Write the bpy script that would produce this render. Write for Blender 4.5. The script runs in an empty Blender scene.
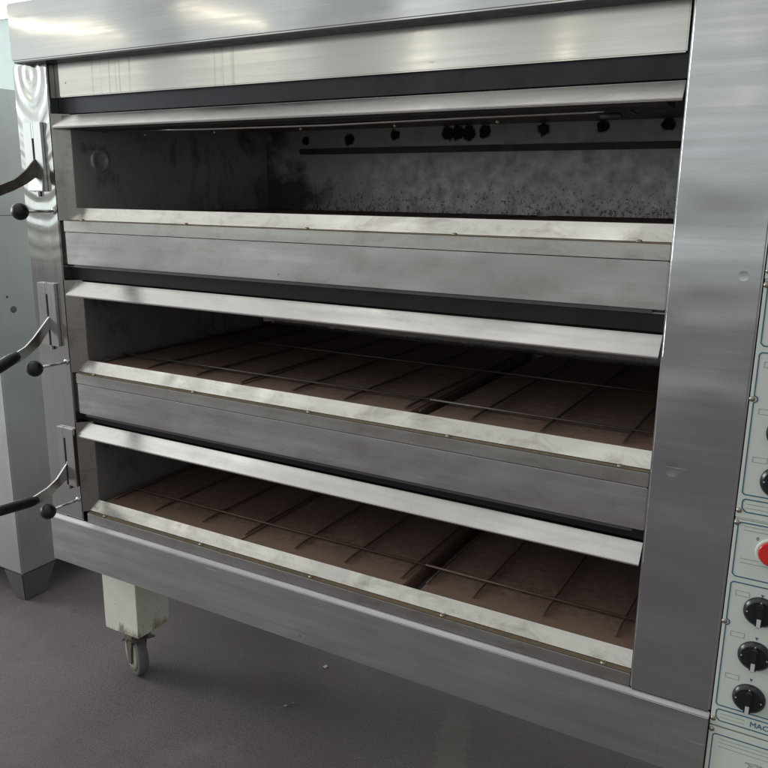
import bpy, bmesh, math, random
from mathutils import Vector, Matrix, noise
random.seed(7)
scene = bpy.context.scene
col = scene.collection
R = math.radians

# ------------------------------------------------------------------ camera
cam_d = bpy.data.cameras.new("camera"); cam = bpy.data.objects.new("camera", cam_d); col.objects.link(cam)
yaw, pitch, roll = R(29.53433588), R(-13.49985325), R(0.67805323)
fw = Vector((-math.sin(yaw)*math.cos(pitch), math.cos(yaw)*math.cos(pitch), math.sin(pitch)))
rt = fw.cross(Vector((0, 0, 1))).normalized(); up = rt.cross(fw)
r2 = rt*math.cos(roll) + up*math.sin(roll); u2 = up*math.cos(roll) - rt*math.sin(roll)
M = Matrix((r2, u2, -fw)).transposed().to_4x4(); M.translation = Vector((1.66280162, -1.22438513, 0.92624046))
cam.matrix_world = M
cam_d.sensor_width = 36; cam_d.lens = 788.9/768*36; cam_d.clip_start = .02; cam_d.clip_end = 300
scene.camera = cam

# ------------------------------------------------------------------ world: a bright shop front seen from inside
world = bpy.data.worlds.new("World"); scene.world = world; world.use_nodes = True
nt = world.node_tree; nt.nodes.clear()
def N(nt, typ, **k):
    n = nt.nodes.new(typ)
    for a, v in k.items():
        if a == 'inp':
            for i, x in v.items(): n.inputs[i].default_value = x
        else: setattr(n, a, v)
    return n
def ramp(nt, stops, interp='LINEAR'):
    r = nt.nodes.new('ShaderNodeValToRGB'); r.color_ramp.interpolation = interp
    e = r.color_ramp.elements
    while len(e) > 1: e.remove(e[-1])
    e[0].position = stops[0][0]; c = stops[0][1]; e[0].color = (c, c, c, 1) if isinstance(c, (int, float)) else (*c, 1)
    for p, c in stops[1:]:
        q = e.new(p); q.color = (c, c, c, 1) if isinstance(c, (int, float)) else (*c, 1)
    return r
L = nt.links.new
tc = N(nt, 'ShaderNodeTexCoord'); sp = N(nt, 'ShaderNodeSeparateXYZ'); L(tc.outputs['Generated'], sp.inputs[0])
el = N(nt, 'ShaderNodeMapRange', inp={1: -0.5, 2: 1.0}); L(sp.outputs[2], el.inputs[0])
def E_(z): return (z+.5)/1.5
er = ramp(nt, [(E_(-.3), (.08, .08, .09)), (E_(-.06), (.25, .26, .28)), (E_(0.0), (.86, .93, .92)), (E_(.05), (.92, .98, .96)),
               (E_(.12), (.76, .80, .78)), (E_(.19), (.66, .69, .68)), (E_(.32), (.68, .70, .69)), (E_(.55), (.80, .81, .79)), (1.0, (.85, .85, .83))])
L(el.outputs[0], er.inputs[0])
ny = N(nt, 'ShaderNodeMath', operation='MULTIPLY', inp={1: -1.0}); L(sp.outputs[1], ny.inputs[0])
az = N(nt, 'ShaderNodeMath', operation='ARCTAN2'); L(sp.outputs[0], az.inputs[0]); L(ny.outputs[0], az.inputs[1])
azr = N(nt, 'ShaderNodeMapRange', inp={1: -math.pi, 2: math.pi}); L(az.outputs[0], azr.inputs[0])
def A_(deg): return (deg+180)/360
bands = [(0, 1.35), (A_(-130), 1.5), (A_(-75), 1.45), (A_(-56), 1.2), (A_(-47), 1.2), (A_(-46), .74), (A_(-43.2), .70), (A_(-42.4), 1.08), (A_(-35.2), 1.02),
         (A_(-34.2), .64), (A_(-29.2), .62), (A_(-28.2), 1.3), (A_(-24.5), 1.12), (A_(-23.2), .78), (A_(-19), .80), (A_(-14), .95), (A_(-11), .90), (A_(-8.5), .72), (A_(-2), .70), (A_(20), .6), (A_(60), .35), (A_(120), .6), (1, 1.35)]
br = ramp(nt, bands); L(azr.outputs[0], br.inputs[0])
# the window pattern only stands above the horizon
hi = N(nt, 'ShaderNodeMapRange', inp={1: -.5, 2: 1.0}); L(sp.outputs[2], hi.inputs[0])
hr = ramp(nt, [(E_(-.1), 0), (E_(.04), 1), (E_(.5), 1), (E_(.9), .5)]); L(hi.outputs[0], hr.inputs[0])
mixb = N(nt, 'ShaderNodeMixRGB', blend_type='MULTIPLY'); L(hr.outputs[0], mixb.inputs[0]); L(er.outputs[0], mixb.inputs[1]); L(br.outputs[0], mixb.inputs[2])
# roof lights: bright panels and darker bays overhead
mpw = N(nt, 'ShaderNodeMapping'); mpw.inputs['Scale'].default_value = (1, 1, .6); L(tc.outputs['Generated'], mpw.inputs[0])
nz = N(nt, 'ShaderNodeTexNoise'); nz.inputs['Scale'].default_value = 4.2; nz.inputs['Detail'].default_value = 1.5; L(mpw.outputs[0], nz.inputs['Vector'])
nr = ramp(nt, [(.36, .78), (.5, .95), (.60, 1.2), (.68, 2.4)]); L(nz.outputs[0], nr.inputs[0])
oh = N(nt, 'ShaderNodeMapRange', inp={1: .32, 2: .5}); L(sp.outputs[2], oh.inputs[0])
mixo = N(nt, 'ShaderNodeMixRGB', blend_type='MULTIPLY'); L(oh.outputs[0], mixo.inputs[0]); L(mixb.outputs[0], mixo.inputs[1]); L(nr.outputs[0], mixo.inputs[2])
bg = N(nt, 'ShaderNodeBackground', inp={1: 1.12}); L(mixo.outputs[0], bg.inputs[0])
wo = N(nt, 'ShaderNodeOutputWorld'); L(bg.outputs[0], wo.inputs[0])

# ------------------------------------------------------------------ lamps
def area(name, loc, target, sx, sy, power, colr):
    d = bpy.data.lights.new(name, 'AREA'); d.shape = 'RECTANGLE'; d.size = sx; d.size_y = sy; d.energy = power; d.color = colr
    o = bpy.data.objects.new(name, d); col.objects.link(o); o.location = loc
    v = (Vector(target)-Vector(loc)); o.rotation_euler = v.to_track_quat('-Z', 'Y').to_euler(); return o
area("shop_window_light", (-5.6, -1.55, 1.8), (0.2, -0.2, -.1), 2.0, 2.0, 190, (.93, .98, 1.0))
def tube(name, a, b, power):
    a, b = Vector(a), Vector(b); d = bpy.data.lights.new(name, 'AREA'); d.shape = 'RECTANGLE'
    d.size = (b-a).length; d.size_y = .045; d.energy = power; d.color = (1, .84, .6)
    o = bpy.data.objects.new(name, d); col.objects.link(o); m = (a+b)/2
    x = (b-a).normalized(); z = -(Vector((.5, .2, .6))-m).normalized(); y = z.cross(x).normalized(); z = x.cross(y)
    MM = Matrix((x, y, z)).transposed().to_4x4(); MM.translation = m; o.matrix_world = MM; return o
tube("tube_lamp", (-4.70, -3.55, 2.34), (-3.96, -4.06, 2.19), .5)
tube("tube_lamp", (-3.50, -4.31, 2.50), (-2.87, -4.69, 2.33), .5)
tube("tube_lamp", (-1.80, -5.25, 2.12), (-1.65, -5.35, 2.05), .35)
tube("tube_lamp", (-.56, -5.65, 2.28), (-.50, -5.65, 2.10), .35)
tube("tube_lamp", (.78, -5.9, 2.22), (.80, -5.9, 2.04), .45)

scene.view_settings.view_transform = 'Standard'; scene.view_settings.look = 'None'
scene.view_settings.exposure = 0; scene.view_settings.gamma = 1
scene.render.engine = 'CYCLES'; scene.cycles.max_bounces = 8

# ------------------------------------------------------------------ materials
def mat(name):
    m = bpy.data.materials.new(name); m.use_nodes = True; n = m.node_tree; n.nodes.clear()
    o = n.nodes.new('ShaderNodeOutputMaterial'); b = n.nodes.new('ShaderNodeBsdfPrincipled'); n.links.new(b.outputs[0], o.inputs[0])
    return m, n, b
def coords(n, scale=(1, 1, 1), rot=(0, 0, 0)):
    t = n.nodes.new('ShaderNodeTexCoord'); mp = n.nodes.new('ShaderNodeMapping'); mp.inputs['Scale'].default_value = scale; mp.inputs['Rotation'].default_value = rot
    n.links.new(t.outputs['Object'], mp.inputs[0]); return mp.outputs[0]
def noise_(n, vec, scale, detail=3, rough=.55, dist=0):
    t = n.nodes.new('ShaderNodeTexNoise'); t.inputs['Scale'].default_value = scale; t.inputs['Detail'].default_value = detail
    t.inputs['Roughness'].default_value = rough; t.inputs['Distortion'].default_value = dist; n.links.new(vec, t.inputs['Vector']); return t.outputs[0]
def mapr(n, v, a, b, c, d):
    t = n.nodes.new('ShaderNodeMapRange'); 
    for i, x in enumerate((a, b, c, d)): t.inputs[i+1].default_value = x
    n.links.new(v, t.inputs[0]); return t.outputs[0]
def mathn(n, op, a, b=None):
    t = n.nodes.new('ShaderNodeMath'); t.operation = op
    for i, x in enumerate((a, b)):
        if x is None: continue
        if isinstance(x, (int, float)): t.inputs[i].default_value = x
        else: n.links.new(x, t.inputs[i])
    return t.outputs[0]
def mixc(n, f, a, b, mode='MIX'):
    t = n.nodes.new('ShaderNodeMixRGB'); t.blend_type = mode
    for i, x in enumerate((f, a, b)):
        if isinstance(x, (int, float)): t.inputs[i].default_value = x if i == 0 else (x, x, x, 1)
        elif isinstance(x, tuple): t.inputs[i].default_value = (*x, 1)
        else: n.links.new(x, t.inputs[i])
    return t.outputs[0]
def bump(n, b, h, strength, dist=.001):
    t = n.nodes.new('ShaderNodeBump'); t.inputs['Strength'].default_value = strength; t.inputs['Distance'].default_value = dist
    n.links.new(h, t.inputs['Height'])
    if b.inputs['Normal'].is_linked: n.links.new(b.inputs['Normal'].links[0].from_socket, t.inputs['Normal'])
    n.links.new(t.outputs[0], b.inputs['Normal'])
def steel(name, colr=(.62, .61, .59), rough=.27, aniso=.6, axis='X', smudge=.18, waves=0, dents=.0, pits=True, streaks=0, rings=False, grime=0, wscale=3.2, scratch=()):
    m, n, b = mat(name)
    b.inputs['Metallic'].default_value = 1
    s = {'X': (2.0, 20, 230), 'Z': (230, 20, 2.0)}[axis]
    brush = noise_(n, coords(n, s), 1.0, 4, .7)
    sm = noise_(n, coords(n, (.7, 1, 3.6) if axis == 'X' else (3.6, 1, .7)), 5.5, 5, .6, .3)
    mid = noise_(n, coords(n, (1.0, 10, 70) if axis == 'X' else (70, 10, 1.0)), 1.0, 3, .6)
    c = mixc(n, mapr(n, sm, .35, .7, 0, smudge*1.6), colr, tuple(x*.62 for x in colr))
    c = mixc(n, mapr(n, brush, .3, .7, 0, .20), c, tuple(x*.62 for x in colr))
    c = mixc(n, mapr(n, mid, .35, .7, 0, .22), c, tuple(x*.62 for x in colr))
    if pits:
        v = n.nodes.new('ShaderNodeTexVoronoi'); v.inputs['Scale'].default_value = 22; n.links.new(coords(n), v.inputs['Vector'])
        pf = mathn(n, 'MULTIPLY', mapr(n, v.outputs['Distance'], .035, .06, .75, 0), mapr(n, noise_(n, coords(n), 4, 1), .56, .6, 0, 1))
        c = mixc(n, pf, c, (.12, .10, .08))
    if streaks:
        st = noise_(n, coords(n, (70, 1, 1.5)), 1, 2, .5)
        ob = n.nodes.new('ShaderNodeTexCoord'); so = n.nodes.new('ShaderNodeSeparateXYZ'); n.links.new(ob.outputs['Object'], so.inputs[0])
        def near(x0, w): return mapr(n, mathn(n, 'ABSOLUTE', mathn(n, 'SUBTRACT', so.outputs[0], x0)), w*.6, w, 1, 0)
        reg = mathn(n, 'MAXIMUM', near(-.49, .085), near(-.185, .035))
        c = mixc(n, mathn(n, 'MULTIPLY', mapr(n, st, .54, .64, 0, streaks), reg), c, (.30, .25, .17))
    if grime:
        g = noise_(n, coords(n, (1.3, 1, 3)), 9, 8, .72, .8)
        c = mixc(n, mapr(n, g, .50, .72, 0, grime), c, (.13, .095, .06))
    n.links.new(c, b.inputs['Base Color'])
    r = mathn(n, 'ADD', mapr(n, mid, .3, .7, rough-.03, rough+.05), mapr(n, sm, .3, .7, -.03, smudge*.5))
    n.links.new(r, b.inputs['Roughness'])
    b.inputs['Anisotropic'].default_value = aniso
    v = n.nodes.new('ShaderNodeCombineXYZ'); v.inputs[2 if axis == 'X' else 0].default_value = 1      # the highlight smears across the brushing
    n.links.new(v.outputs[0], b.inputs['Tangent'])
    sc = noise_(n, coords(n, (7, 1, 190), (0, .25, 0)), 1, 2, .5); sc2 = noise_(n, coords(n, (1, 1, 1)), 11, 2)
    r = mathn(n, 'ADD', r, mathn(n, 'MULTIPLY', mapr(n, sc, .70, .76, 0, .25), mapr(n, sc2, .5, .6, 0, 1))); n.links.new(r, b.inputs['Roughness'])
    if waves: bump(n, b, noise_(n, coords(n, (1, 1, 1.6)), wscale, 1.5, .4), waves, .02)
    for (x0, z0, z1) in scratch:
        ob = n.nodes.new('ShaderNodeTexCoord'); so = n.nodes.new('ShaderNodeSeparateXYZ'); n.links.new(ob.outputs['Object'], so.inputs[0])
        wob = mapr(n, noise_(n, coords(n, (.01, .01, 1)), 14, 1), .3, .7, -.009, .009)
        dd = mathn(n, 'ABSOLUTE', mathn(n, 'SUBTRACT', mathn(n, 'SUBTRACT', so.outputs[0], x0), mathn(n, 'ADD', wob, mathn(n, 'MULTIPLY', so.outputs[2], -.16))))
        zin = mathn(n, 'MULTIPLY', mapr(n, so.outputs[2], z0-.004, z0, 0, 1), mapr(n, so.outputs[2], z1, z1+.004, 1, 0))
        bump(n, b, mathn(n, 'MULTIPLY', mapr(n, dd, .0004, .0026, 1, 0), zin), .5, .0007)
    if dents:
        v = n.nodes.new('ShaderNodeTexVoronoi'); v.inputs['Scale'].default_value = 7; v.inputs['Randomness'].default_value = 1; n.links.new(coords(n), v.inputs['Vector'])
        bump(n, b, mapr(n, v.outputs['Distance'], 0, .09, 0, 1), dents, .0022)
    if rings:
        t = n.nodes.new('ShaderNodeTexWave'); t.wave_type = 'RINGS'; t.rings_direction = 'SPHERICAL'
        t.inputs['Scale'].default_value = 9; t.inputs['Distortion'].default_value = 2.2; t.inputs['Detail'].default_value = 1; t.inputs['Detail Scale'].default_value = 1.2
        mp = n.nodes.new('ShaderNodeMapping'); mp.inputs['Location'].default_value = (0, 0, -.51*.9); mp.inputs['Scale'].default_value = (1.4, 0, .9)
        tc = n.nodes.new('ShaderNodeTexCoord'); n.links.new(tc.outputs['Object'], mp.inputs[0]); n.links.new(mp.outputs[0], t.inputs[0])
        sz = n.nodes.new('ShaderNodeSeparateXYZ'); n.links.new(tc.outputs['Object'], sz.inputs[0])
        h = mathn(n, 'MULTIPLY', t.outputs['Fac'], mapr(n, sz.outputs[2], .10, .30, 0, 1))
        bump(n, b, h, .7, .0014)
    return m
def plain(name, colr, rough=.5, metal=0, var=.15, scale=30, spec=None, bumpv=0):
    m, n, b = mat(name)
    ns = noise_(n, coords(n), scale, 5, .6)
    n.links.new(mixc(n, mapr(n, ns, .3, .7, 0, var*2), colr, tuple(x*.6 for x in colr)), b.inputs['Base Color'])
    n.links.new(mapr(n, ns, .3, .7, rough-.06, rough+.08), b.inputs['Roughness']); b.inputs['Metallic'].default_value = metal
    if spec is not None: b.inputs['Specular IOR Level'].default_value = spec
    if bumpv: bump(n, b, ns, bumpv, .002)
    return m
M_canopy = steel("canopy_steel", (.66, .67, .66), .075, .1, 'X', .10, waves=.10, pits=True)
M_top = steel("fascia_steel_bright", (.70, .69, .65), .15, .85, 'X', .08, waves=.15, streaks=.55)
M_stile = steel("stile_steel", (.68, .69, .67), .10, .3, 'Z', .12, waves=.06, rings=True)
M_column = steel("column_steel", (.61, .63, .655), .18, .35, 'X', .14, waves=.5, dents=.6, wscale=4.0)
M_fascia = steel("fascia_steel", (.60, .60, .585), .22, .75, 'X', .24, waves=.40, grime=.22, wscale=4.5)
M_base = steel("base_steel", (.52, .52, .515), .33, .6, 'X', .22, waves=.45, dents=.4, scratch=((.705, -.05, .035),))
M_trim = steel("trim_steel", (.62, .62, .59), .20, .6, 'X', .24, waves=.2, grime=.3)
M_sill = steel("sill_alu", (.69, .675, .635), .14, .4, 'X', .28, waves=.5, grime=.45, wscale=6)
M_flap = steel("flap_steel", (.63, .62, .60), .17, .5, 'X', .24, waves=.2, grime=.15)
M_jamb = steel("jamb_steel", (.50, .48, .45), .24, .4, 'Z', .3, grime=.5)
M_plate = steel("handle_steel", (.70, .71, .70), .20, 0, 'Z', .15)
M_lintel = plain("recess_shade_steel", (.040, .042, .048), .34, .8, .45, 9)  # near-black: the shade of the recesses is put into this colour
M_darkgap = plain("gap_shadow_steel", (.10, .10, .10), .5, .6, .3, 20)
M_ledge = plain("tarnished_brown_ledge", (.26, .20, .13), .5, .5, .35, 60, bumpv=.2)
M_bake = plain("rubber_black", (.012, .012, .013), .38, 0, .2, 40)
M_rod = plain("rusty_wire", (.14, .115, .10), .45, .5, .3, 90, bumpv=.3)
M_rod2 = plain("dusty_brown_wire", (.15, .095, .075), .6, .2, .3, 90, bumpv=.3)
M_zinc = plain("zinc_screw", (.42, .38, .30), .35, .9, .3, 120)
M_cream = plain("cream_green_enamel", (.62, .67, .61), .38, 0, .06, 14)
M_legp, _n, _b = mat("pale_green_enamel"); _c0 = coords(_n)
_t = _n.nodes.new('ShaderNodeTexCoord'); _s = _n.nodes.new('ShaderNodeSeparateXYZ'); _n.links.new(_t.outputs['Object'], _s.inputs[0])
_a = noise_(_n, _c0, 22, 6, .7); _g = noise_(_n, coords(_n, (1, 1, .35)), 30, 5, .7); _k = noise_(_n, _c0, 70, 4, .7)
_c = mixc(_n, mapr(_n, _a, .4, .75, 0, .3), (.74, .76, .65), (.45, .45, .36))
_c = mixc(_n, mapr(_n, mathn(_n, 'ADD', _g, mapr(_n, _s.outputs[2], -.125, -.06, .22, -.1)), .58, .72, 0, .8), _c, (.20, .14, .085))
_c = mixc(_n, mapr(_n, _k, .66, .69, 0, .8), _c, (.16, .13, .10))
_n.links.new(_c, _b.inputs['Base Color']); _b.inputs['Roughness'].default_value = .42
M_print = plain("blue_print", (.035, .12, .20), .45, 0, .05, 30)
M_grey = plain("grey_print", (.30, .35, .33), .45, 0, .05, 30)
M_red = plain("red_plastic", (.62, .025, .02), .25, 0, .08, 60)
M_knob = plain("black_bakelite", (.014, .014, .018), .27, 0, .1, 60)
M_white = plain("white_mark", (.55, .55, .55), .45, 0, .1, 60)
M_cab = steel("cabinet_steel", (.76, .80, .79), .34, 0, 'Z', .18, waves=.3, pits=False)
M_cabf = plain("cabinet_foot_grey", (.12, .12, .125), .5, .2, .15, 30)
M_wheel = plain("grey_green_wheel", (.32, .33, .24), .55, 0, .35, 60, bumpv=.3)
M_tyre = plain("grey_rubber_tyre", (.14, .14, .145), .6, 0, .25, 60)
M_fork = plain("aged_fork", (.20, .19, .155), .45, .7, .5, 60, bumpv=.3)
M_body = steel("casing_steel", (.70, .71, .70), .35, 0, 'Z', .2)

# sooty chamber steel
def soot(name, lightness, speckle, spots=None):
    m, n, b = mat(name)
    c0 = coords(n)
    big = noise_(n, c0, 3.0, 6, .62, .4); fine = noise_(n, c0, 26, 6, .7)
    c = mixc(n, mapr(n, big, .32, .68, 0, 1), (lightness*.93, lightness*.90, lightness*.88), (lightness, lightness*.99, lightness*.99))
    c = mixc(n, mapr(n, fine, .5, .85, 0, .15), c, (.035, .028, .025))
    t = n.nodes.new('ShaderNodeTexCoord'); s = n.nodes.new('ShaderNodeSeparateXYZ'); n.links.new(t.outputs['Object'], s.inputs[0])
    if speckle:
        sp = noise_(n, coords(n, (1, 1, .8)), 150, 5, .8)
        hgt = mapr(n, s.outputs[2], -.11, .07, .095, -.11)          # burnt-on crumbs gather at the foot of the wall
        c = mixc(n, mapr(n, mathn(n, 'ADD', sp, hgt), .60, .66, 0, .85), c, (.040, .022, .016))
        # a greasy patch towards the left end
        gx = noise_(n, coords(n, (1, 1, 1.3)), 9, 5, .6)
        pf = mathn(n, 'ADD', mapr(n, s.outputs[0], -.62, -.30, .32, -.25), mapr(n, s.outputs[2], -.1, .08, .12, -.2))
        c = mixc(n, mapr(n, mathn(n, 'ADD', gx, pf), .52, .74, 0, .85), c, (.045, .033, .031))
        rr = noise_(n, coords(n, (2, 1, 5)), 5, 4, .6); c = mixc(n, mapr(n, rr, .60, .74, 0, .35), c, (.22, .13, .09))
    else:
        st = noise_(n, coords(n, (1.2, 1.2, 1)), 8, 7, .7, .6); c = mixc(n, mapr(n, st, .52, .68, 0, .7), c, (.11, .065, .045))
        s2 = noise_(n, c0, 120, 4, .75); c = mixc(n, mapr(n, s2, .60, .68, 0, .6), c, (.03, .022, .02))
    if spots:
        acc = None
        for (x, z, r) in spots:
            vv = n.nodes.new('ShaderNodeVectorMath'); vv.operation = 'DISTANCE'; 
            cx = n.nodes.new('ShaderNodeCombineXYZ'); n.links.new(s.outputs[0], cx.inputs[0]); n.links.new(s.outputs[2], cx.inputs[2])
            n.links.new(cx.outputs[0], vv.inputs[0]); vv.inputs[1].default_value = (x, 0, z)
            d = mathn(n, 'DIVIDE', vv.outputs['Value'], r*.86); acc = d if acc is None else mathn(n, 'MINIMUM', acc, d)
        nn = noise_(n, coords(n, (1.4, 1, 1)), 55, 4, .6)
        e = mathn(n, 'ADD', acc, mapr(n, nn, .25, .75, -.32, .32))
        c = mixc(n, mapr(n, e, .84, 1.12, 1, 0), c, (.010, .009, .012))
    n.links.new(c, b.inputs['Base Color']); b.inputs['Metallic'].default_value = .5
    n.links.new(mapr(n, fine, .3, .7, .34, .6), b.inputs['Roughness']); bump(n, b, fine, .3, .001)
    return m
SPX = [(.283, 1.075, .015), (.431, 1.075, .019), (.578, 1.084, .017), (.738, 1.084, .022), (.766, 1.086, .024), (.795, 1.084, .024), (.842, 1.086, .020), (.996, 1.088, .019), (1.142, 1.089, .018), (1.292, 1.090, .019)]
BX, BZ = .79, .99
M_back1 = soot("sooty_back_steel", .58, True, [(x-BX, z-BZ, r) for x, z, r in SPX])
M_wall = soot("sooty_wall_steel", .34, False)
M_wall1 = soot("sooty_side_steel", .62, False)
# baking stone
def stone_mat():
    m, n, b = mat("baked_brown_stone"); c0 = coords(n)
    f = noise_(n, c0, 55, 6, .7); g = noise_(n, c0, 6, 4, .6)
    c = mixc(n, mapr(n, f, .3, .7, 0, 1), (.120, .078, .064), (.330, .215, .170)); c = mixc(n, mapr(n, g, .38, .62, 0, .85), c, (.19, .115, .092))
    sco = noise_(n, c0, 13, 6, .7, .5); c = mixc(n, mapr(n, sco, .56, .70, 0, .6), c, (.10, .065, .055)); c = mixc(n, mapr(n, sco, .40, .28, 0, .5), c, (.36, .27, .22))
    cr = noise_(n, c0, 120, 3, .7); c = mixc(n, mathn(n, 'MULTIPLY', mapr(n, cr, .62, .68, 0, .8), mapr(n, g, .40, .60, .25, 1)), c, (.045, .028, .022))
    t = n.nodes.new('ShaderNodeTexCoord'); s = n.nodes.new('ShaderNodeSeparateXYZ'); n.links.new(t.outputs['Object'], s.inputs[0])
    g2 = noise_(n, coords(n, (1, 1, 1)), 14, 4, .6)
    c = mixc(n, mapr(n, mathn(n, 'ADD', s.outputs[1], mapr(n, g2, .3, .7, -.02, .02)), -.31, -.27, .7, 0), c, (.25, .160, .110))   # toasted flour along the front
    n.links.new(c, b.inputs['Base Color']); b.inputs['Roughness'].default_value = .85; bump(n, b, f, .4, .001); return m
M_stone = stone_mat()
def floor_mat():
    m, n, b = mat("speckled_floor")
    c0 = coords(n); f = noise_(n, c0, 240, 4, .8); g = noise_(n, c0, 2.2, 5, .6, .3); h = noise_(n, c0, 60, 5, .7)
    c = mixc(n, mapr(n, f, .36, .66, 0, 1), (.046, .037, .042), (.225, .190, .200))
    c = mixc(n, mapr(n, g, .38, .66, 0, .55), c, (.085, .066, .074))
    g2 = noise_(n, c0, 5.5, 6, .65, .5); c = mixc(n, mapr(n, g2, .52, .70, 0, .5), c, (.150, .105, .100))
    g3 = noise_(n, coords(n, (1, 3, 1), (0, 0, .6)), 6, 5, .7, .4); c = mixc(n, mapr(n, g3, .60, .72, 0, .4), c, (.05, .045, .05))
    c = mixc(n, mapr(n, h, .5, .75, 0, .3), c, (.05, .043, .045))
    du = noise_(n, c0, 3.4, 7, .72, .8); c = mixc(n, mapr(n, du, .54, .72, 0, .25), c, (.24, .215, .215))
    v = n.nodes.new('ShaderNodeTexVoronoi'); v.inputs['Scale'].default_value = 38; n.links.new(c0, v.inputs['Vector'])
    c = mixc(n, mapr(n, v.outputs['Distance'], .02, .05, .15, 0), c, (.30, .29, .28))
    # scuffed pale strip where tape was pulled off
    t = n.nodes.new('ShaderNodeTexCoord'); s = n.nodes.new('ShaderNodeSeparateXYZ'); n.links.new(t.outputs['Object'], s.inputs[0])
    u = mathn(n, 'ADD', mathn(n, 'SUBTRACT', s.outputs[0], 1.00), mathn(n, 'MULTIPLY', mathn(n, 'SUBTRACT', s.outputs[1], .30), .35))
    w = mathn(n, 'ABSOLUTE', u)
    k = mathn(n, 'MULTIPLY', mapr(n, mathn(n, 'ADD', w, mapr(n, h, .3, .7, -.012, .012)), .030, .040, .8, 0), mapr(n, s.outputs[1], .40, .50, 1, 0))
    c = mixc(n, k, c, (.15, .155, .13))
    n.links.new(c, b.inputs['Base Color']); n.links.new(mapr(n, f, .3, .7, .55, .8), b.inputs['Roughness']); bump(n, b, f, .5, .002)
    return m
M_floor = floor_mat()

# ------------------------------------------------------------------ mesh helpers (world coordinates in, origin at the piece's centre)
def BM(): return bmesh.new()
def add_box(bm, x0, x1, y0, y1, z0, z1, mi=0, bev=0.0, seg=2):
    t = bmesh.new()
    bmesh.ops.create_cube(t, size=1)
    for v in t.verts: v.co = Vector((x0+(v.co.x+.5)*(x1-x0), y0+(v.co.y+.5)*(y1-y0), z0+(v.co.z+.5)*(z1-z0)))
    if bev: bmesh.ops.bevel(t, geom=t.edges[:], offset=bev, segments=seg, affect='EDGES')
    merge(bm, t, mi)
def merge(bm, t, mi=0, xf=None):
    t.normal_update(); mp = {}
    for v in t.verts: mp[v] = bm.verts.new(xf @ v.co if xf else v.co)
    for f in t.faces:
        try: g = bm.faces.new([mp[v] for v in f.verts])
        except ValueError: continue
        g.material_index = mi; g.smooth = f.smooth
    t.free()
def add_tube(bm, pts, r, n=10, mi=0, cap=True):
    pts = [Vector(p) for p in pts]; rs = r if isinstance(r, (list, tuple)) else [r]*len(pts); rings = []
    for i, p in enumerate(pts):
        d = (pts[min(i+1, len(pts)-1)]-pts[max(i-1, 0)]).normalized()
        a = d.orthogonal().normalized() if i == 0 else (pa - d*pa.dot(d)).normalized()
        pa = a; b = d.cross(a)
        rings.append([bm.verts.new(p+(a*math.cos(2*math.pi*k/n)+b*math.sin(2*math.pi*k/n))*rs[i]) for k in range(n)])
    for i in range(len(rings)-1):
        for k in range(n):
            f = bm.faces.new((rings[i][k], rings[i][(k+1) % n], rings[i+1][(k+1) % n], rings[i+1][k])); f.smooth = True; f.material_index = mi
    if cap:
        for rr in (rings[0][::-1], rings[-1]): f = bm.faces.new(rr); f.material_index = mi
def add_prism(bm, poly, axis, a, b, mi=0, bev=0):
    # poly: list of 2D points; axis 'X': (y,z), 'Y': (x,z), 'Z': (x,y)
    t = bmesh.new()
    def P(q, s): return {'X': (s, q[0], q[1]), 'Y': (q[0], s, q[1]), 'Z': (q[0], q[1], s)}[axis]
    A = [t.verts.new(P(q, a)) for q in poly]; B = [t.verts.new(P(q, b)) for q in poly]; n = len(poly)
    t.faces.new(A); t.faces.new(B[::-1])
    for i in range(n): t.faces.new((A[i], B[i], B[(i+1) % n], A[(i+1) % n]))
    bmesh.ops.recalc_face_normals(t, faces=t.faces[:])
    if bev: bmesh.ops.bevel(t, geom=t.edges[:], offset=bev, segments=2, affect='EDGES')
    merge(bm, t, mi)
def add_lathe(bm, c, axis, prof, n=32, mi=0):
    # prof: (distance along axis, radius)
    c = Vector(c); d = Vector(axis).normalized(); a = d.orthogonal().normalized(); b = d.cross(a); rings = []
    for h, r in prof: rings.append([bm.verts.new(c+d*h+(a*math.cos(2*math.pi*k/n)+b*math.sin(2*math.pi*k/n))*max(r, 1e-5)) for k in range(n)])
    for i in range(len(rings)-1):
        for k in range(n):
            f = bm.faces.new((rings[i][k], rings[i][(k+1) % n], rings[i+1][(k+1) % n], rings[i+1][k])); f.smooth = True; f.material_index = mi
    for rr in (rings[0][::-1], rings[-1]): f = bm.faces.new(rr); f.material_index = mi
def add_ball(bm, c, r, mi=0):
    t = bmesh.new(); bmesh.ops.create_uvsphere(t, u_segments=28, v_segments=18, radius=r)
    for f in t.faces: f.smooth = True
    merge(bm, t, mi, Matrix.Translation(Vector(c)))
def add_text(bm, s, size, x, z, y, mi=0, shear=0, depth=.0004, sx=1.0, outline=False):
    cu = bpy.data.curves.new("lettering", 'FONT'); cu.body = s; cu.size = size; cu.extrude = depth; cu.shear = shear
    if outline: cu.fill_mode = 'NONE'; cu.extrude = 0; cu.bevel_depth = .0006
    cu.resolution_u = 4
    o = bpy.data.objects.new("lettering", cu); col.objects.link(o)
    dg = bpy.context.evaluated_depsgraph_get(); me = bpy.data.meshes.new_from_object(o.evaluated_get(dg))
    t = bmesh.new(); t.from_mesh(me); bpy.data.objects.remove(o); bpy.data.curves.remove(cu); bpy.data.meshes.remove(me)
    merge(bm, t, mi, Matrix(((sx, 0, 0, x), (0, 0, -1, y), (0, 1, 0, z), (0, 0, 0, 1))))
WL = {}
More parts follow.
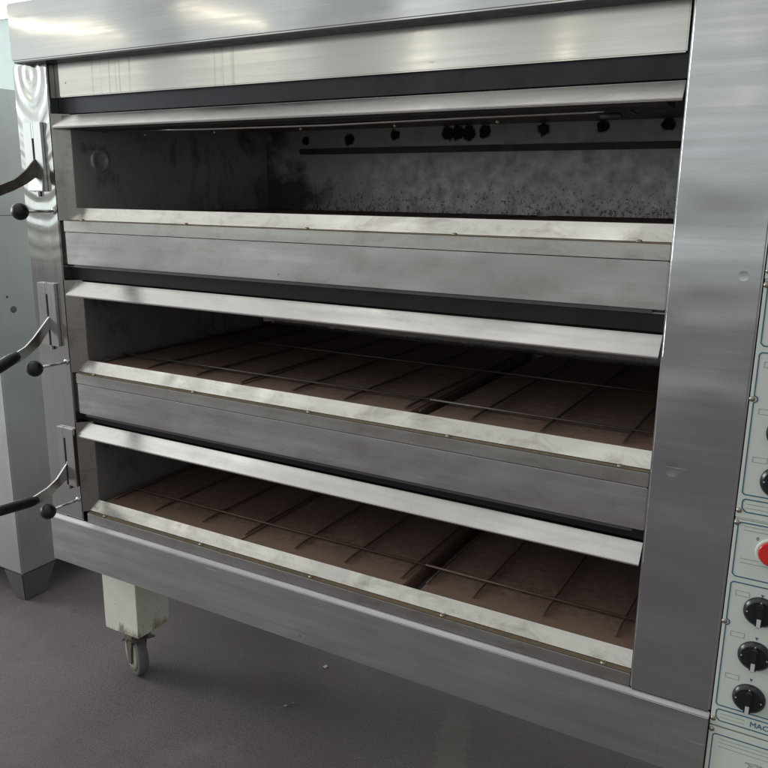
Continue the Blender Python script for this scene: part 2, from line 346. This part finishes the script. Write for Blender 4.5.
def obj(name, bm, mats, parent=None, origin=None, recalc=True):
    if recalc: bmesh.ops.recalc_face_normals(bm, faces=bm.faces[:])
    lo = Vector([min(v.co[i] for v in bm.verts) for i in range(3)]); hi_ = Vector([max(v.co[i] for v in bm.verts) for i in range(3)])
    c = Vector(origin) if origin else (lo+hi_)/2
    for v in bm.verts: v.co -= c
    me = bpy.data.meshes.new(name); bm.to_mesh(me); bm.free()
    for m_ in (mats if isinstance(mats, (list, tuple)) else [mats]): me.materials.append(m_)
    o = bpy.data.objects.new(name, me); col.objects.link(o); WL[o.name] = c
    if parent: o.parent = parent; o.location = c - WL[parent.name]
    else: o.location = c
    return o
def thing(name, label, cat, loc, group=None):
    o = bpy.data.objects.new(name, None); col.objects.link(o); o.location = loc; WL[o.name] = Vector(loc); o.empty_display_size = .1
    o['label'] = label; o['category'] = cat
    if group: o['group'] = group
    return o
def tag(o, label, cat, group=None):
    o['label'] = label; o['category'] = cat
    if group: o['group'] = group
    return o
def box(name, dims, m, parent, bev=.0015, **k):
    bm = BM(); add_box(bm, *dims, bev=bev); return obj(name, bm, m, parent, **k)

FZ = -.39
# ------------------------------------------------------------------ setting
bm = BM(); add_box(bm, -20, 20, -9, 20, FZ-.05, FZ); fl = obj("floor", bm, M_floor, origin=(0, 0, FZ)); fl['kind'] = 'structure'
M_pave = plain("pale_pavement", (.42, .41, .39), .8, 0, .2, 3)
bm = BM(); add_box(bm, -60, 60, -80, -9, FZ-.06, FZ-.01); pv = obj("pavement", bm, M_pave); pv['kind'] = 'structure'

# ------------------------------------------------------------------ the oven
oven = thing("deck_oven", "large stainless steel three deck bakery oven with its doors open, on a castor", "oven", (.9, .45, FZ))
W0, W1 = .113, 1.449          # opening between stile and column
# canopy
bm = BM(); add_box(bm, .039, 1.80, -.03, .60, 1.1985, 1.316, bev=.003); obj("canopy", bm, M_canopy, oven)
# upper fascia
bm = BM(); add_box(bm, .045, 1.790, -.0265, .0140, 1.1955, 1.1982); obj("canopy_shade_strip", bm, M_bake, oven)  # thin black sheet added to paint the shade under the canopy
bm = BM(); add_box(bm, .132, 1.443, .015, .035, 1.126, 1.1975, bev=.002); obj("upper_fascia", bm, M_top, oven)
bm = BM(); add_box(bm, .1145, .130, .020, .04, 1.126, 1.1975); obj("fascia_end", bm, M_jamb, oven)
# left stile
bm = BM(); add_box(bm, 0, .1135, 0, .030, .1285, 1.1970, bev=.0025); obj("side_stile", bm, M_stile, oven)
# column
bm = BM(); add_box(bm, 1.450, 1.5765, -.005, .035, .1285, 1.1970, bev=.003, seg=3); obj("control_column", bm, M_column, oven)
# base panel with a folded lip
bm = BM(); add_prism(bm, [(-.012, .005), (.002, .005), (.002, .1275), (-.0015, .1275), (-.012, .1215)], 'X', .004, 1.5765, bev=.0012); obj("base_panel", bm, M_base, oven)
bm = BM(); add_box(bm, 1.5785, 1.80, -.008, .002, .005, .112, bev=.001)
# outer casing: closed sheet box round the chambers
bm2 = BM()
add_box(bm2, .004, .010, .0315, .92, .0, 1.1965); add_box(bm2, 1.792, 1.798, .0365, .92, .0, 1.1965)
add_box(bm2, .012, 1.790, .914, .92, .0, 1.1965); add_box(bm2, .012, 1.790, .0030, .912, .006, .012)
add_box(bm2, .012, 1.790, .610, .912, 1.19, 1.196)
obj("casing", bm2, M_body, oven)
bm.free()

PITCH = .354
decks = [  # stone level, sill front z, flap front z, flap back z, opening ceiling
    dict(k=2, flap=(1.0635, 1.0885), yb=.0165), dict(k=1, flap=(.6915, .7220)), dict(k=0, flap=(.3490, .3790))]
for d in decks:
    dz = PITCH*d['k']; s0 = .1545+dz; s1 = .1805+dz; st = .172+dz; ce = .394+dz
    f0, f1 = d['flap']
    # chamber liner (five walls, open at the front)
    bm = BM()
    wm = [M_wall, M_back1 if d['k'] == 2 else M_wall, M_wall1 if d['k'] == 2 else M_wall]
    add_box(bm, .135, .1425, .0300, .733, st-.03, ce, mi=2)
    add_box(bm, 1.4485, 1.4495, .0385, .733, st-.03, ce, mi=0)
    add_box(bm, .143, 1.4480, .118, .733, ce+.0005, ce+.006, mi=0)
    add_box(bm, .143, 1.4480, .0305, .733, st-.036, st-.031, mi=0)
    ch = obj("baking_chamber", bm, wm, oven)
    bm = BM(); add_box(bm, .135, 1.4495, .734, .742, st-.03, ce+.006)
    obj("back_wall", bm, wm[1], ch, origin=(BX, .738, .990-.354*(2-d['k'])))
    if d['k'] == 2:
        bm = BM(); add_box(bm, 1.325, 1.447, .724, .7335, st, ce); obj("end_recess_shade", bm, M_lintel, ch)  # dark box painting the shaded recess at the right end of the back wall
        bm = BM(); add_box(bm, .272, 1.321, .716, .7335, 1.036, 1.052, bev=.002); obj("slot_rail", bm, M_darkgap, ch)
        bm = BM(); add_tube(bm, [(.10+.06, .10, 1.060), (.46, .10, 1.0565), (.78, .10, 1.055), (1.07, .10, 1.058), (1.312, .10, 1.059)], .0035, 8)
        add_box(bm, .17, 1.30, .104, .112, 1.058, 1.072)
        obj("light_rail", bm, M_flap, ch)
        bm = BM(); add_tube(bm, [(1.30, .10, 1.059), (1.322, .10, 1.072), (1.362, .10, 1.052)], .0028, 8); add_tube(bm, [(1.305, .099, 1.052), (1.338, .099, 1.052)], .005, 8)
        obj("rail_bracket", bm, M_darkgap, ch)
        for x in (.30, .50, .72, .93, 1.13):
            bm = BM(); add_lathe(bm, (x, .099, 1.049), (0, -1, 0), [(0, .0032), (.002, .0030), (.003, .001)], 10); obj("screw", bm, M_zinc, ch)
        bm = BM(); add_lathe(bm, (.1426, .105, .995), (1, 0, 0), [(0, .027), (.002, .027), (.004, .024), (.004, .019), (.002, .017), (.002, .004)], 28); obj("lamp_cover", bm, M_wall1, ch)
    elif d['k'] == 1:
        # crusted insulation edge hanging behind the flap
        random.seed(d['k']); ct = f1-.0545; x = .62; pl = [(x, f1-.031), (x, ct)]
        while x < 1.40:
            x += random.uniform(.0012, .0045); pl.append((x, ct-random.uniform(.0, .0035)-(.003 if noise.noise(Vector((x*9, 0, 0))) > .05 else 0)))
        pl += [(x+.004, ct), (x+.004, f1-.031)]; bm = BM(); add_prism(bm, pl, 'Y', .0930, .0975)
        obj("crusted_edge", bm, plain("flaky_crust", (.17, .15, .13), .8, 0, .5, 160), ch)
    # stones: three slabs with an open gap
    for a, b in ((.1435, .5840), (.5860, .9960), (1.0300, 1.4470)):
        bm = BM(); add_box(bm, a, b, .0305, .7325, st-.030, st, bev=.0025); obj("baking_stone", bm, M_stone, ch, origin=((a+b)/2, .386, st))
    # splayed frame: jambs and sill
    bm = BM(); add_prism(bm, [(W0+.001, .0005), (.1415, .0290), (.1380, .0290), (W0+.001, .006)], 'Z', s0-.002, f1+.003); obj("jamb", bm, M_jamb, ch)
    bm = BM(); add_prism(bm, [(1.4492, .0385), (1.4440, .0385), (1.4440, .055), (1.4492, .055)], 'Z', s1+.001, f1-.02); obj("jamb", bm, M_darkgap, ch)
    bm = BM()
    t = bmesh.new()
    q = [(.1225, .0125, s0), (W1-.0015, .0125, s0), (1.4470, .0270, s1), (.1435, .0270, s1)]
    vs = [t.verts.new(p) for p in q] + [t.verts.new((p[0], p[1]+(.003 if i < 2 else .003), p[2]-.004)) for i, p in enumerate(q)]
    t.faces.new(vs[:4]); t.faces.new(vs[7:3:-1])
    for i in range(4): t.faces.new((vs[i], vs[i+4], vs[(i+1) % 4+4], vs[(i+1) % 4]))
    merge(bm, t); add_box(bm, .146, 1.4475, .0275, .0290, st-.02, s1-.001)
    obj("sill_plate", bm, M_sill, ch)
    # lintel behind the flap
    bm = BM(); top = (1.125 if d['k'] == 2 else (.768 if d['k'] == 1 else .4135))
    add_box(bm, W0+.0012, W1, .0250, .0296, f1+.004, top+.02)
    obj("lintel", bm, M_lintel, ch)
    if d['k'] < 2:
        bm = BM(); zl = f1+.004+(top-f1)*.62; add_box(bm, W0+.0014, W1-.0002, .0205, .0246, zl+.0022, top+.012, mi=1); add_box(bm, W0+.0014, W1-.0002, .0190, .0246, zl, zl+.0020, bev=.0005)
        obj("lintel_lip", bm, [M_jamb, M_darkgap], ch)
    # door flap, tucked up
    bm = BM(); sl = (f1-f0)/.06; n_ = Vector((0, -sl, 1)).normalized()*.010
    add_prism(bm, [(.000, f0), (d.get('yb', .0215), f1), (.110, f1+.002), (.110, f1-.003), (d.get('yb', .0215)+.002, f1-.005), (.0045, f0-.0045), (.0005, f0-.0030)], 'X', W0+.0035, 1.4455, bev=.0006)
    dr = obj("oven_door", bm, M_flap, oven)
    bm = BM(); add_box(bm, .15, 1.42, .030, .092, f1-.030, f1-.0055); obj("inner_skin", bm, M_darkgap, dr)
    # fascia / trim
    zt = .1275+dz
    if d['k'] > 0:
        bm = BM(); add_box(bm, .1315, W1, 0, .030, zt-.0725, zt-.0005, bev=.0014); fa = obj("fascia_panel", bm, M_fascia, oven)
        bm = BM(); add_box(bm, W0+.001, .1300, .009, .028, zt-.0725, zt+.022); obj("end_filler", bm, M_darkgap, fa)
        bm = BM(); add_box(bm, .150, 1.43, .003, .030, zt-.0785, zt-.0735); obj("lower_return", bm, M_darkgap, fa)
    bm = BM(); add_box(bm, .1305, W1, -.001, .012, zt+.0010, zt+.0245, bev=.0008); tr = obj("trim_strip", bm, M_trim, oven)
    bm = BM(); add_box(bm, .1310, W1-.0005, .001, .0120, zt+.0250, zt+.0262); obj("ledge", bm, M_ledge, tr)
    for x in (.187, .496, .797, 1.099, 1.402):
        bm = BM(); add_lathe(bm, (x, .0055, zt+.0262), (0, 0, 1), [(0, .0050), (.0015, .0048), (.003, .0036), (.0036, .001)], 16); obj("screw", bm, M_zinc, tr)

# handles
lev = [
 dict(plate=(.028, .088, .924, 1.074), sx=.059, sz=(.968, 1.040), top=[(.004, 1.004), (-.010, .994), (-.033, .971), (-.064, .950), (-.101, .937), (-.125, .931)],
      bot=[(.004, .955), (-.010, .955), (-.036, .940), (-.068, .926), (-.103, .914), (-.125, .909)], grip=[(-.104, .926), (-.16, .915), (-.225, .903)], lr=.0125),
 dict(plate=(.027, .089, .567, .716), sx=.059, sz=(.612, .690), top=[(.004, .646), (-.010, .634), (-.055, .592), (-.078, .575), (-.099, .567), (-.115, .562)],
      bot=[(.004, .612), (-.010, .606), (-.040, .573), (-.081, .548), (-.115, .538)], grip=[(-.098, .559), (-.145, .541), (-.215, .514)], lr=.0135),
 dict(plate=(.052, .110, .218, .366), sx=.078, sz=(.262, .340), top=[(.004, .284), (-.004, .275), (-.038, .243), (-.066, .229), (-.102, .220), (-.120, .219)],
      bot=[(.004, .240), (-.004, .236), (-.041, .217), (-.060, .204), (-.091, .199), (-.120, .196)], grip=[(-.096, .208), (-.14, .211), (-.215, .217)], lr=.0125)]
for i, h in enumerate(lev):
    x0, x1, z0, z1 = h['plate']; sx = h['sx']; bm = BM()
    # slotted plate: a wedge-topped block with a cut slot built from strips
    a0, a1 = h['sz']; w = .0030
    add_box(bm, x0, sx-w, -.008, -.0005, z0, z1, bev=.001); add_box(bm, sx+w, x1, -.008, -.0005, z0, z1, bev=.001)
    add_box(bm, sx-w, sx+w, -.0078, -.0005, a1, z1-.0005); add_box(bm, sx-w, sx+w, -.0078, -.0005, z0+.0005, a0-.055)
    add_box(bm, sx-w, sx+w, -.0020, -.0005, a0-.055, a1, mi=1)
    add_prism(bm, [(-.0083, z0), (-.013, z0+.002), (-.0083, z0+.040)], 'X', x0+.006, x1-.004, bev=.0008) if i == 0 else None
    hp = obj("handle_plate", bm, [M_plate, M_darkgap], oven)
    if i == 2: lx = .076
    else: lx = .060
    bm = BM(); add_prism(bm, h['top']+h['bot'][::-1], 'X', lx-.0028, lx+.0028, bev=.0006)
    lv = obj("lever", bm, M_plate if i else M_fork, hp)
    g = h['grip']; r = h['lr']; P = [Vector((lx, *q)) for q in g]; pts, rs = [], []
    for k in range(13):
        t_ = k/12; p = P[0].lerp(P[1], t_*2) if t_ < .5 else P[1].lerp(P[2], t_*2-1)
        pts.append(p); rs.append(r*(.72+.28*min(1, t_*5))*(1 if t_ < .9 else math.sqrt(max(.02, 1-((t_-.9)/.1)**2))))
    bm = BM(); add_tube(bm, pts, rs, 20); obj("grip", bm, M_bake, hp)
for z in (.881, .530, .1805):
    bm = BM(); add_tube(bm, [(.1, .002, z), (.1, -.075, z)], .0032, 12); add_lathe(bm, (.1, 0, z), (0, -1, 0), [(0, .007), (.002, .007), (.003, .0045)], 16)
    kr = obj("damper_rod", bm, M_plate, oven)
    bm = BM(); add_ball(bm, (.1, -.087, z), .0185); obj("ball_knob", bm, M_bake, kr)

# control panels
YP = -.0060
def hl(bm, x0, x1, z, w=.0011, mi=1): add_box(bm, x0, x1, YP-.0004, YP+.0005, z-w/2, z+w/2, mi=mi)
def vl(bm, x, z0, z1, w=.0013, mi=1): add_box(bm, x-w/2, x+w/2, YP-.00045, YP+.0005, z0, z1, mi=mi)
def seg(bm, a, b, w=.0012, mi=1):
    a, b = Vector(a), Vector(b); d = (b-a).normalized(); n_ = Vector((-d.y, d.x))*w/2
    add_prism(bm, [tuple(a+n_), tuple(b+n_), tuple(b-n_), tuple(a-n_)], 'Y', YP-.0005, YP+.0004, mi=mi)
def frame(bm, x0, x1, z0, z1, c=.0035, notch=None, w=.0017, cb=None):
    cb = c if cb is None else cb
    pts = [(x0+c, z1), (x1, z1), (x1, z0), (x0+cb, z0), (x0, z0+cb)]
    if notch: 
        r = .005
        pts += [(x0, notch-r)] + [(x0+math.sin(a)*r, notch-math.cos(a)*r) for a in (R(30), R(60), R(90), R(120), R(150))] + [(x0, notch+r)]
    pts += [(x0, z1-c), (x0+c, z1)]
    for p, q in zip(pts[:-1], pts[1:]): seg(bm, p, q, w)
XR = 1.792
def screw(parent, x, z):
    b_ = BM(); add_lathe(b_, (x, YP+.0003, z), (0, -1, 0), [(0, .0042), (.0012, .0040), (.0024, .0028), (.0028, .0008)], 16); obj("screw", b_, M_zinc, parent)
for k in (0, 1, 2):
    o_ = PITCH*k; bm = BM()
    zt = .4605 if k < 2 else .486
    add_box(bm, 1.5785, XR, YP, .020, .1105+o_, zt+o_, bev=.0008)
    if k < 2: add_box(bm, 1.5790, XR, -.0030, .020, .4612+o_, .4640+o_, mi=0)
    frame(bm, 1.5838, XR-.006, .3705+o_, .4575+o_, .004)
    frame(bm, 1.5838, XR-.006, .1475+o_, .3610+o_, .003, notch=.2925+o_)
    frame(bm, 1.5858, XR-.006, .1205+o_, .1405+o_, .003, cb=.006)
    for z in (.4525, .4465, .4010, .3945): hl(bm, 1.592, XR-.012, z+o_, .0009, 2)
    for z in (.1335, .1270): hl(bm, 1.591, 1.627, z+o_, .0008, 2)
    add_text(bm, "MAC", .0125, 1.6345, .1262+o_, YP-.0002, 1)
    add_text(bm, "0", .0075, 1.6105, .4340+o_, YP-.0002, 1)
    for z in (.344, .2755, .2030):
        add_box(bm, 1.5915, 1.6115, YP-.0003, YP+.0003, z+o_+.0035, z+o_+.0043, mi=2); add_box(bm, 1.5915, 1.6115, YP-.0003, YP+.0003, z+o_-.0043, z+o_-.0035, mi=2)
        add_box(bm, 1.5915, 1.5923, YP-.0003, YP+.0003, z+o_-.0035, z+o_+.0035, mi=2); add_box(bm, 1.6107, 1.6115, YP-.0003, YP+.0003, z+o_-.0035, z+o_+.0035, mi=2)
    for z in (.3475, .2765, .2055):
        add_prism(bm, [(1.6265, z+o_+.002), (1.6310, z+o_+.002), (1.6288, z+o_-.003)], 'Y', YP-.0004, YP+.0003, mi=1)
    cp = obj("control_panel", bm, [M_cream, M_print, M_grey], oven)
    for z in (.3215, .2475, .1740):
        c_ = (1.6288, YP, z+o_); bm = BM()
        add_lathe(bm, c_, (0, -1, 0), [(0, .0238), (.0030, .0236), (.0042, .0225), (.0075, .0195), (.0080, .0185)], 40)
        add_box(bm, c_[0]-.0048, c_[0]+.0048, YP-.0200, YP-.0060, c_[2]-.0185, c_[2]+.0175, bev=.002)
        add_box(bm, c_[0]-.0028, c_[0]+.0028, YP-.0206, YP-.0190, c_[2]-.0165, c_[2]-.0030, mi=1)
        for a in (90, 180, 0, 135, 45):
            if a in (45, 135): continue
            ax = c_[0]+math.cos(R(a))*.0178; azz = c_[2]+math.sin(R(a))*.0178
            add_lathe(bm, (ax, YP-.0078, azz), (0, -1, 0), [(0, .0012), (.0008, .0011)], 8, mi=1)
        obj("knob", bm, [M_knob, M_white], cp)
    bm = BM(); add_lathe(bm, (1.634, YP, .4180+o_), (0, -1, 0), [(0, .0235), (.002, .0232), (.0035, .0215), (.0030, .0195)], 40)
    add_lathe(bm, (1.634, YP, .4180+o_), (0, -1, .08), [(0, .0190), (.0060, .0188), (.0078, .0170)], 36, mi=1)
    obj("rocker_switch", bm, [M_cream, M_red], cp)
    screw(cp, 1.5825, .1215+o_); screw(cp, 1.5815, .2925+o_); screw(cp, 1.5820, .4560+o_)
bm = BM(); add_box(bm, 1.5785, XR, YP, .020, .0055, .1075, bev=.0008)
frame(bm, 1.5850, XR-.006, .012, .0955, .003)
for z in (.0885, .0820, .0745): hl(bm, 1.595, XR-.012, z, .0009, 2)
add_text(bm, "The", .030, 1.6290, .0420, YP-.0002, 2, shear=.35, outline=True)
bp = obj("lower_panel", bm, [M_cream, M_print, M_grey], oven); screw(bp, 1.5825, .1020)

# legs with castors
def leg(x, y, turn=0):
    bm = BM(); zl = -.2375
    add_prism(bm, [(y-.060, .004), (y+.055, .004), (y+.055, zl+.016), (y+.045, zl), (y-.060, zl)], 'X', x-.0625, x+.0625, bev=.0012)
    lg = obj("support_leg", bm, M_legp, oven)
    a = Vector((math.sin(R(-24+turn)), -math.cos(R(-24+turn)), 0)); t_ = Vector((-a.y, a.x, 0)); c = Vector((x-.010, y-.005, FZ+.060))
    bm = BM(); add_lathe(bm, c-a*.014, a, [(0, .046), (.0, .058), (.004, .0605), (.024, .0605), (.028, .058), (.028, .048)], 40, mi=1)
    add_lathe(bm, c-a*.0165, a, [(0, .014), (.001, .030), (.0, .046), (.033, .046), (.032, .030), (.033, .014), (.037, .010)], 36, mi=0)
    obj("castor_wheel", bm, [M_wheel, M_tyre], lg)
    bm = BM(); add_box(bm, x-.046, x+.046, y-.045, y+.045, zl-.0055, zl-.0005, bev=.001)
    add_lathe(bm, (x, y, zl-.0055), (0, 0, -1), [(0, .030), (.008, .030), (.012, .024)], 24)
    for s in (-1, 1):
        w = s*.0205
        T = bmesh.new(); prof = [(-.036, .092), (.030, .092), (.034, .080), (.020, .040), (.014, -.010), (-.004, -.014), (-.012, .004), (-.020, .040), (-.034, .070)]
        A = [T.verts.new(c+a*(w-.0015)+t_*p[0]+Vector((0, 0, p[1]-.012))) for p in prof]; B = [T.verts.new(c+a*(w+.0015)+t_*p[0]+Vector((0, 0, p[1]-.012))) for p in prof]
        T.faces.new(A); T.faces.new(B[::-1])
        for i in range(len(prof)): T.faces.new((A[i], B[i], B[(i+1) % len(prof)], A[(i+1) % len(prof)]))
        bmesh.ops.recalc_face_normals(T, faces=T.faces[:]); merge(bm, T)
    # brake pedal, curled
    P = [c+t_*q+Vector((0, 0, z_)) for q, z_ in ((-.035, .030), (-.005, .052), (.030, .066), (.062, .072))]
    for p, q in zip(P[:-1], P[1:]):
        T = bmesh.new(); A = [T.verts.new(v) for v in (p+a*.030, q+a*.034, q-a*.034, p-a*.030)]; B = [T.verts.new(v.co-Vector((0, 0, .003))) for v in A]
        T.faces.new(A); T.faces.new(B[::-1])
        for i in range(4): T.faces.new((A[i], B[i], B[(i+1) % 4], A[(i+1) % 4]))
        merge(bm, T)
    obj("castor_fork", bm, M_fork, lg)
for x, y, t_ in ((.105, .160, 0), (1.70, .160, 30), (.105, .80, 60), (1.70, .80, -20)): leg(x, y, t_)

# ------------------------------------------------------------------ wire racks lying on the stones
def rack(name, label, xs, z, ext, M_rod=M_rod):
    c0, c1 = ext; r = thing(name, label, "rack", ((c0+c1)/2, .4, z-.006), "wire racks on the baking stones")
    for y in (.128, .430, .690):
        bm = BM(); add_tube(bm, [(c0, y, z+.0058), ((c0+c1)/2, y, z+.0050), (c1, y, z+.0058)], .0024, 8); obj("long_rod", bm, M_rod, r)
    for x in xs:
        bm = BM(); j = random.uniform(-.002, .002)
        add_tube(bm, [(x+j, .064+random.uniform(-.004, .004), z-.0006), (x+j, .10, z), (x, .43, z), (x-j, .70, z)], .0024, 8); obj("cross_rod", bm, M_rod, r)
XA = (.160, .299, .445, .575, .713, .844, .977); XB = (1.012, 1.116, 1.251, 1.391)
z2 = .172+PITCH+.0035; z3 = .172+.0035
rack("wire_rack", "rusty wide wire rack in the middle oven deck, left of the stone gap", XA, z2, (.150, 1.0005))
rack("wire_rack", "short rusty wire rack in the middle oven deck, beside the control column", XB, z2, (1.0015, 1.440))
rack("wire_rack", "dark wire rack in the bottom oven deck, the wide one left of the black gap", XA, z3, (.150, 1.0005), M_rod2)
rack("wire_rack", "short dark wire rack in the bottom oven deck, right of the black gap", (1.036, 1.135, 1.273, 1.408), z3, (1.0015, 1.440), M_rod2)

# ------------------------------------------------------------------ neighbouring cabinet
cab = thing("steel_cabinet", "tall plain grey steel cabinet standing left of the oven on tapered feet", "cabinet", (-.95, .72, FZ))
bm = BM(); add_box(bm, -1.42, -.505, .236, 1.20, -.287, 1.213, bev=.004); obj("body", bm, M_cab, cab)
for (x, y) in ((-.505, .236), (-1.42, .236), (-.505, 1.20), (-1.42, 1.20)):
    sx = -1 if x > -1 else 1; sy = 1 if y < 1 else -1; t = bmesh.new()
    T_ = [(x+sx*.002, y+sy*.002), (x+sx*.100, y+sy*.002), (x+sx*.100, y+sy*.135), (x+sx*.002, y+sy*.135)]
    B_ = [(x+sx*.014, y+sy*.014), (x+sx*.070, y+sy*.014), (x+sx*.070, y+sy*.095), (x+sx*.014, y+sy*.095)]
    A = [t.verts.new((*p, -.2880)) for p in T_]; B = [t.verts.new((*p, FZ)) for p in B_]
    t.faces.new(A); t.faces.new(B[::-1])
    for i in range(4): t.faces.new((A[i], B[i], B[(i+1) % 4], A[(i+1) % 4]))
    bmesh.ops.recalc_face_normals(t, faces=t.faces[:]); bmesh.ops.bevel(t, geom=t.edges[:], offset=.004, segments=2, affect='EDGES')
    bm = BM(); merge(bm, t); obj("foot", bm, M_cabf, cab)
bm = BM(); add_lathe(bm, (-.5048, .282, .612), (1, 0, 0), [(0, .0035), (.0015, .003)], 14); obj("rivet", bm, M_darkgap, cab)
bm = BM(); add_lathe(bm, (-.5048, .300, .572), (1, 0, 0), [(0, .011), (.001, .010), (.0014, .006)], 20); obj("round_cap", bm, M_cabf, cab)
bm = BM(); add_box(bm, -.5048, -.5038, .24, 1.19, .852, .8535); obj("seam", bm, M_darkgap, cab)

# pale green panel behind the cabinet
M_teal, _n, _b = mat("frosted_teal_panel"); _b.inputs['Base Color'].default_value = (.88, .97, .95, 1); _b.inputs['Roughness'].default_value = .6
_t = _n.nodes.new('ShaderNodeBsdfTranslucent'); _t.inputs[0].default_value = (.90, .99, .97, 1); _m = _n.nodes.new('ShaderNodeMixShader'); _m.inputs[0].default_value = .55
_n.links.new(_b.outputs[0], _m.inputs[1]); _n.links.new(_t.outputs[0], _m.inputs[2])
_n.links.new(_m.outputs[0], [x for x in _n.nodes if x.type == 'OUTPUT_MATERIAL'][0].inputs[0])
pn = thing("partition_panel", "pale teal partition panel with a grey top rail far behind the cabinet", "panel", (-3.2, 2.0, FZ))
bm = BM(); add_box(bm, -4.6, -1.6, 2.0, 2.03, FZ+.02, 1.895, bev=.003); obj("board", bm, M_teal, pn)
bm = BM(); add_box(bm, -4.62, -1.58, 1.99, 2.04, 1.897, 1.925, bev=.003); obj("top_rail", bm, M_plate, pn)
for x in (-4.5, -3.1, -1.7):
    bm = BM(); add_box(bm, x-.03, x+.03, 1.955, 1.998, FZ, 1.89, bev=.003); add_box(bm, x-.04, x+.04, 1.85, 2.15, FZ, FZ+.018, bev=.003); obj("post", bm, M_plate, pn)

# litter on the floor
bm = BM(); add_tube(bm, [(.545, .236, FZ+.004), (.556, .243, FZ+.006), (.553, .252, FZ+.004), (.560, .257, FZ+.004)], .0018, 8); tag(obj("wire_clip", bm, M_zinc), "small bent metal clip lying on the dark floor under the oven", "clip")
bm = BM(); add_prism(bm, [(.531, .439), (.540, .437), (.543, .446), (.534, .449)], 'Z', FZ+.0005, FZ+.003); tag(obj("paper_scrap", bm, M_white), "tiny white paper scrap on the dark floor beneath the oven edge", "scrap")
